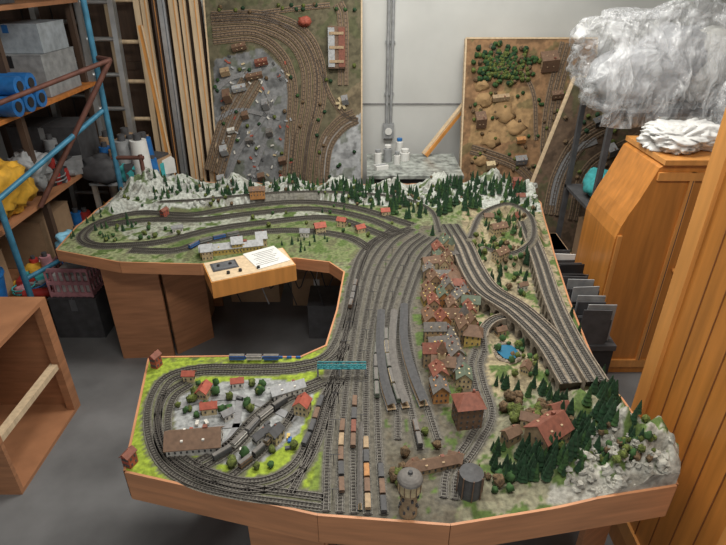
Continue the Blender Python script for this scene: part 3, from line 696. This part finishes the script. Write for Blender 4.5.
def sheet(mb,x0,x1,y,zt,zb,m,seed,nx=90,nz=36):
    vs=[]
    for j in range(nz+1):
        t=j/nz
        for i in range(nx+1):
            q=i/nx; x=x0+(x1-x0)*q
            z=zt+(zb+.10*noise.noise(Vector((q*4,seed,0)))-zt)*t
            f=noise.noise(Vector((q*9+t*1.2,t*1.1,seed))); g=noise.noise(Vector((q*22,t*4,seed+3)))
            vs.append((x+.03*g, y-.06*math.sin(t*1.6)-.05*f*(.3+t)-.015*g, z+.02*f))
    mb.add(vs,[(j*(nx+1)+i,j*(nx+1)+i+1,(j+1)*(nx+1)+i+1,(j+1)*(nx+1)+i) for j in range(nz) for i in range(nx)],m,True)
mb=bag((1.76,3.32,1.66),(.56,.30,.30),3,BAG,zmin=ZS)
INN=mat('grey_cushion_inside',(.33,.34,.36),.9,var=.35,scale=6)
mb.blob((1.58,3.34,1.56),(.25,.18,.15),INN,.2,2,24,14,1,.7,zmin=ZS+.004); mb.blob((2.0,3.36,1.62),(.22,.17,.20),mat('foam_inside',(.50,.50,.48),.9,var=.3,scale=6),.2,2,24,14,4,.7,zmin=ZS+.004); mb.blob((1.80,3.36,1.66),(.2,.15,.16),INN,.3,2,24,14,6,.7)
sheet(mb,1.28,2.25,3.03,1.80,1.36,BAG,2.0); mb.obj('plastic_bag')
mb=bag((2.05,2.80,1.54),(.26,.17,.24),8,BAG,zmin=1.309); mb.blob((2.05,2.80,1.45),(.16,.13,.14),DK,.3,2,20,12,4,.7,zmin=1.312); mb.obj('plastic_bag')
mb=bag((1.64,2.76,1.355),(.23,.17,.08),5,mat('white_bag',(.70,.70,.69),.3,var=.06),.8,.25,(90,44),1.307); mb.obj('white_carrier_bag')
mb=MB(); mb.bb(1.10,1.285,2.25,3.0,0,.42,BLK); mb.bb(1.09,1.29,2.24,3.01,.40,.43,DK)
mb.obj('black_storage_crate')
mb=MB()
for i in range(46):
    y=2.26+i*.016; h=random.uniform(.10,.22); m=random.choice((BLK,GRY,DK,WHT,GRY,BLK,WHT,DK))
    mb.box((1.18+random.uniform(-.02,.02),y,.43+h/2),(.14,.006,h),m,random.uniform(-.09,.09))
mb.obj('row_of_magazines')
mb=MB(); mb.bb(1.10,1.34,3.1,3.45,0,.5,CARD);mb.bb(1.095,1.345,3.095,3.455,.47,.5,CARD); mb.bb(1.2,1.24,3.094,3.456,.1,.501,WHT); mb.obj('cardboard_box')
# ------------------------------------------------------------------ left area
mb=MB()
for x,y in((-2.72,2.5),(-2.12,2.5),(-2.72,4.35),(-2.12,4.35),(-2.12,3.4)): mb.bb(x-.02,x+.02,y-.02,y+.02,0,2.3,DWD)
for z in(.22,.78,1.33,1.9): mb.bb(-2.74,-2.05,2.48,4.37,z,z+.025,ORG if z==1.33 else PLY)
mb.obj('storage_shelving')
mb=MB(); mb.bb(-3.1,-1.25,4.655,4.69,0,2.9,DWD)
for i in range(1,8): mb.bb(-3.1+i*.231-.004,-3.1+i*.231+.004,4.65,4.656,0,2.9,BLK)
mb.bb(-3.1,-1.25,4.64,4.655,1.4,1.46,DWD); mb.obj('dark_wood_panelling')
carton('cardboard_box',-2.68,-2.35,2.6,3.0,1.358,1.62,CARD); carton('cardboard_box',-2.68,-2.3,3.8,4.2,1.928,2.2,CARD); carton('cardboard_box',-2.65,-2.3,2.6,3.1,.248,.55,CARD)
carton('grey_tool_case',-2.5,-2.08,3.75,4.2,1.358,1.62,GRY,BLK); carton('black_equipment_case',-2.66,-2.12,3.3,3.7,1.928,2.15,DK,GRY); carton('cardboard_box',-2.68,-2.2,3.4,3.8,.248,.6,CARD); carton('black_equipment_case',-2.6,-2.1,3.98,4.3,.808,1.1,DK,GRY)
carton('clear_storage_tub',-2.5,-2.08,3.80,4.15,1.626,1.80,mat('frosted_tub',(.33,.37,.41),.3),BLU)
mb=MB()
for k,(z,y) in enumerate(((1.415,3.22),(1.415,3.35),(1.415,3.48),(1.515,3.29),(1.515,3.41))): 
    mb.cyl((-2.6,y,z),(-1.98,y-.02,z),.057,.057,BLU,18); mb.cyl((-1.98,y-.02,z),(-1.975,y-.02,z),.03,.03,BLK,12)
mb.obj('blue_rolled_mats')
def bucket(name,p,r,h,m):
    mb=MB();p=Vector(p); mb.cyl(p,p+Vector((0,0,h)),r*.8,r,m,18); mb.cyl(p+Vector((0,0,h-.01)),p+Vector((0,0,h+.004)),r*1.05,r*1.05,m,18); mb.cyl(p+Vector((0,0,h+.004)),p+Vector((0,0,h+.006)),r*.9,r*.9,DK,18)
    pts=[p+Vector((r*1.05*math.cos(a),0,h-.01-.5*h*math.sin(a))) for a in [i*math.pi/8 for i in range(9)]]; pts=[Vector((q.x,q.y-r,q.z)) for q in pts]; mb.pipe(pts,.003,STEEL); mb.obj(name)
bucket('red_bucket',(-2.22,3.5,2.155),.12,.2,RED); bucket('blue_bucket',(-2.2,2.72,.37),.12,.2,BLU)
mb=MB(); mb.blob((-2.16,3.05,.97),(.17,.22,.16),YEL,.3,2,40,24,3,.8,.2); mb.obj('yellow_bag')
mb=MB(); mb.blob((-2.18,2.68,.90),(.14,.14,.11),DK,.3,2,30,18,3,.8,.2); mb.obj('black_bag')
mb=MB(); mb.blob((-2.16,3.42,.96),(.11,.14,.13),GRY,.3,2,40,24,9,.8,.25); mb.obj('grey_cloth_bundle')
def crate(name,x0,x1,y0,y1,z0,z1,m):
    mb=MB(); mb.bb(x0,x1,y0,y1,z0,z0+.01,m)
    n=7
    for i in range(n+1):
        x=x0+(x1-x0)*i/n; y=y0+(y1-y0)*i/n
        for yy in(y0,y1): mb.bb(x-.006,x+.006,yy-.004,yy+.004,z0,z1,m)
        for xx in(x0,x1): mb.bb(xx-.004,xx+.004,y-.006,y+.006,z0,z1,m)
    for z in(z0+.02,(z0+z1)/2,z1-.01):
        for yy in(y0,y1): mb.bb(x0,x1,yy-.005,yy+.005,z-.012,z+.012,m)
        for xx in(x0,x1): mb.bb(xx-.005,xx+.005,y0,y1,z-.012,z+.012,m)
    mb.bb(x0+.02,x1-.02,y0+.02,y1-.02,z0+.01,z0+(z1-z0)*.7,WHT); mb.obj(name)
crate('pink_crate',-1.96,-1.70,2.93,3.2,.30,.50,PINK); carton('wooden_stool_box',-1.98,-1.68,2.91,3.22,0,.295,DK,STEEL)
crate('white_crate',-1.98,-1.66,3.3,3.6,0,.25,WHT); bucket('blue_bucket',(-1.84,3.45,.26),.13,.24,BLU)
mb=MB(); mb.blob((-1.80,3.10,.58),(.12,.12,.10),mat('light_blue_cloth',(.2,.45,.6),.8),.3,2,30,18,4,.7,.2); mb.obj('blue_cloth')
def heap(name,x0,x1,y0,y1,z,n,ms,sz=.12):
    mb=MB()
    for i in range(n):
        m=random.choice(ms); x=random.uniform(x0+.06,x1-.06);y=random.uniform(y0+.06,y1-.06); k=random.random(); a=random.uniform(.4,1)*sz
        if k<.35: mb.box((x,y,z+a*.3+.001),(a,a*.7,a*.6),m,random.random()*3); mb.box((x,y,z+a*.6+.002),(a*.5,a*.1,a*.08),DK,random.random()*3)
        elif k<.55: mb.cyl((x,y,z+.001),(x,y,z+a*1.3),a*.3,a*.25,m,12); mb.cyl((x,y,z+a*1.3),(x,y,z+a*1.5),a*.12,a*.12,DK,10)
        elif k<.7: mb.cyl((x-a*.5,y,z+a*.25),(x+a*.5,y+a*.3,z+a*.25),a*.2,a*.2,m,10)
        elif k<.85: mb.blob((x,y,z+a*.4),(a*.7,a*.6,a*.45),m,.4,2,16,10,i,.8,.15)
        else:
            pts=[Vector((x+.07*math.cos(t),y+.07*math.sin(t),z+.01+.004*t)) for t in [q*.6 for q in range(24)]]; mb.pipe(pts,.005,m)
    mb.obj(name)
MX=(BLK,GRY,WHT,RED,BLU,CARD,DK,STEEL,DK,YEL,CREAM,BLK,TEAL,BLU,PINK)
heap('tool_clutter',-2.45,-2.03,3.55,3.97,.805,40,(BLK,GRY,WHT,DK,STEEL,GRY,RED),.18); heap('paint_tins',-2.30,-2.03,2.85,4.3,.245,50,MX,.17); heap('spray_cans',-2.4,-2.03,2.55,3.12,1.355,26,MX,.17); heap('spare_parts',-2.6,-2.03,2.55,3.3,1.925,22,MX,.18)
mb=MB(); mb.bb(-2.03,-1.50,3.86,4.20,.0,.03,PLY)
for x in(-2.01,-1.52):
    for y in(3.88,4.18): mb.bb(x-.015,x+.015,y-.015,y+.015,.03,.70,ALU)
mb.bb(-2.03,-1.50,3.85,4.21,.70,.72,GRY); mb.obj('trolley_table')
heap('workshop_clutter',-2.02,-1.50,3.86,4.2,.721,70,(WHT,GRY,BLK,DK,BLU,STEEL,CARD,DK,RED,TEAL,BLK),.24); heap('boxed_oddments',-2.0,-1.55,3.86,4.2,.031,20,MX,.18)
heap('floor_clutter',-2.0,-1.66,3.62,3.84,.0,16,MX,.2)
carton('cardboard_box',-1.84,-1.64,3.94,4.15,.83,1.0,CARD); carton('cardboard_box',-1.84,-1.60,3.92,4.12,.722,.83,BLU)
# scaffold frame
mb=MB()
mb.cyl((-1.72,3.64,0),(-1.66,3.64,2.5),.018,.018,BLUEP,10); mb.cyl((-2.0,2.80,0),(-2.0,2.80,1.0),.018,.018,BLUEP,10)
mb.cyl((-1.55,3.55,1.62),(-2.03,3.2,.80),.016,.016,RUST,10); mb.cyl((-1.55,3.55,1.62),(-2.03,2.9,1.45),.014,.014,RUST,10); mb.cyl((-1.55,3.55,1.62),(-1.66,3.64,1.62),.016,.016,RUST,10)
mb.cyl((-2.0,2.8,1.0),(-1.7,3.64,1.3),.016,.016,BLUEP,10); mb.cyl((-2.03,2.9,1.45),(-2.0,2.8,1.0),.014,.014,RUST,10); mb.cyl((-1.70,3.64,.5),(-2.0,2.8,.5),.014,.014,BLUEP,10)
mb.cyl((-1.52,3.64,.0),(-1.52,3.64,.0+1.0),.014,.014,RUST,10); mb.cyl((-1.72,3.64,.98),(-1.50,3.64,.98),.014,.014,RUST,10)
mb.obj('scaffold_frame')
def ladder(name,x,w,y0,y1,h,m,n,dx=0):
    mb=MB()
    for sx in(0,w): mb.beam((x+sx,y0,0),(x+sx+dx,y1,h),.04,.06,m,up=(0,1,0))
    for i in range(n):
        t=(i+.6)/n; mb.cyl((x+dx*t,y0+(y1-y0)*t,h*t),(x+w+dx*t,y0+(y1-y0)*t,h*t),.016,.016,m,8)
    mb.obj(name)
ladder('aluminium_ladder',-2.08,.24,4.26,4.50,2.5,ALU,10,.0); ladder('aluminium_ladder',-2.5,.34,4.42,4.56,2.4,ALU,9,.04); ladder('wooden_ladder',-1.93,.22,4.44,4.60,2.6,CREAM,9,.02)
for i,(x,w,m,h) in enumerate(((-1.64,.05,CREAM,2.5),(-1.565,.03,DWD,2.6),(-1.510,.055,ALU,2.5),(-1.425,.06,CREAM,2.6),(-1.355,.045,CREAM,2.45),(-1.268,.06,CREAM,2.6))):
    mb=MB(); mb.beam((x,4.40,0),(x,4.60,h),w,.03,m,up=(0,1,0)); mb.beam((x+w*.2,4.383,.0),(x+w*.2,4.583,h),w*.1,.006,STEEL if m==ALU else PINE2,up=(0,1,0)); mb.obj('timber_plank' if m!=ALU else 'aluminium_profile')
mb=MB(); mb.beam((-1.44,4.05,0),(-1.62,4.34,1.75),.035,.02,PINE2); mb.beam((-1.425,4.04,0),(-1.605,4.33,1.75),.006,.022,CREAM); mb.obj('leaning_wooden_pole')
# open plywood cabinet bottom left
mb=MB(); bx0,bx1,by0,by1=-2.22,-1.56,1.69,2.28
mb.bb(bx0,bx1,by0,by1,0,.02,PLY); mb.bb(bx0,bx1,by1-.02,by1,.02,.68,PLY); mb.bb(bx0,bx1,by0,by1,.68,.70,PLY); mb.bb(bx0,bx1,by0,by0+.02,.02,.68,PLY)
mb.bb(bx1-.04,bx1,by1-.06,by1-.02,.02,.68,PLY); mb.bb(bx1-.05,bx1-.01,by0+.02,by1-.02,.3,.33,CREAM); mb.obj('open_plywood_cabinet')
carton('white_appliance_box',-2.20,-1.9,1.75,2.05,.021,.45,WHT,GRY)
carton('white_appliance_box',-2.5,-1.98,2.32,2.47,0,.66,WHT,GRY)
# things under the layout
carton('cardboard_box',-.95,-.6,3.35,3.65,0,.3,CARD); carton('cardboard_box',-.5,-.15,3.3,3.6,0,.22,CARD); carton('cardboard_box',-1.4,-1.05,3.0,3.25,0,.35,CARD); carton('black_equipment_case',-.35,.05,2.9,3.15,0,.25,DK,GRY)
mb=MB()
for i in range(6):
    a=Vector((-.95+i*.17,2.85,.66)); pts=smooth([a,a+Vector((.05,.0,-.25)),a+Vector((.12,.0,-.12)),a+Vector((.2,.0,-.35-.01*i))],.03); mb.pipe(pts,.004,random.choice((BLK,DK,GRY)),5)
mb.obj('hanging_cables')
# ------------------------------------------------------------------ lights
w=bpy.data.worlds.new('w'); scene.world=w; w.use_nodes=True; w.node_tree.nodes['Background'].inputs[0].default_value=(.98,.97,.95,1); w.node_tree.nodes['Background'].inputs[1].default_value=.6
def area(n,loc,sx,sy,e,rot=(0,0,0),col=(1,.965,.89)):
    l=bpy.data.lights.new(n,'AREA'); l.shape='RECTANGLE'; l.size=sx;l.size_y=sy;l.energy=e;l.color=col
    o=bpy.data.objects.new(n,l); scene.collection.objects.link(o); o.location=loc;o.rotation_euler=rot
area('ceiling_light_1',(.2,2.6,3.1),1.9,.5,66); area('ceiling_light_2',(.3,.8,3.1),1.9,.5,48); area('ceiling_light_3',(.6,3.9,3.1),1.7,.4,24)
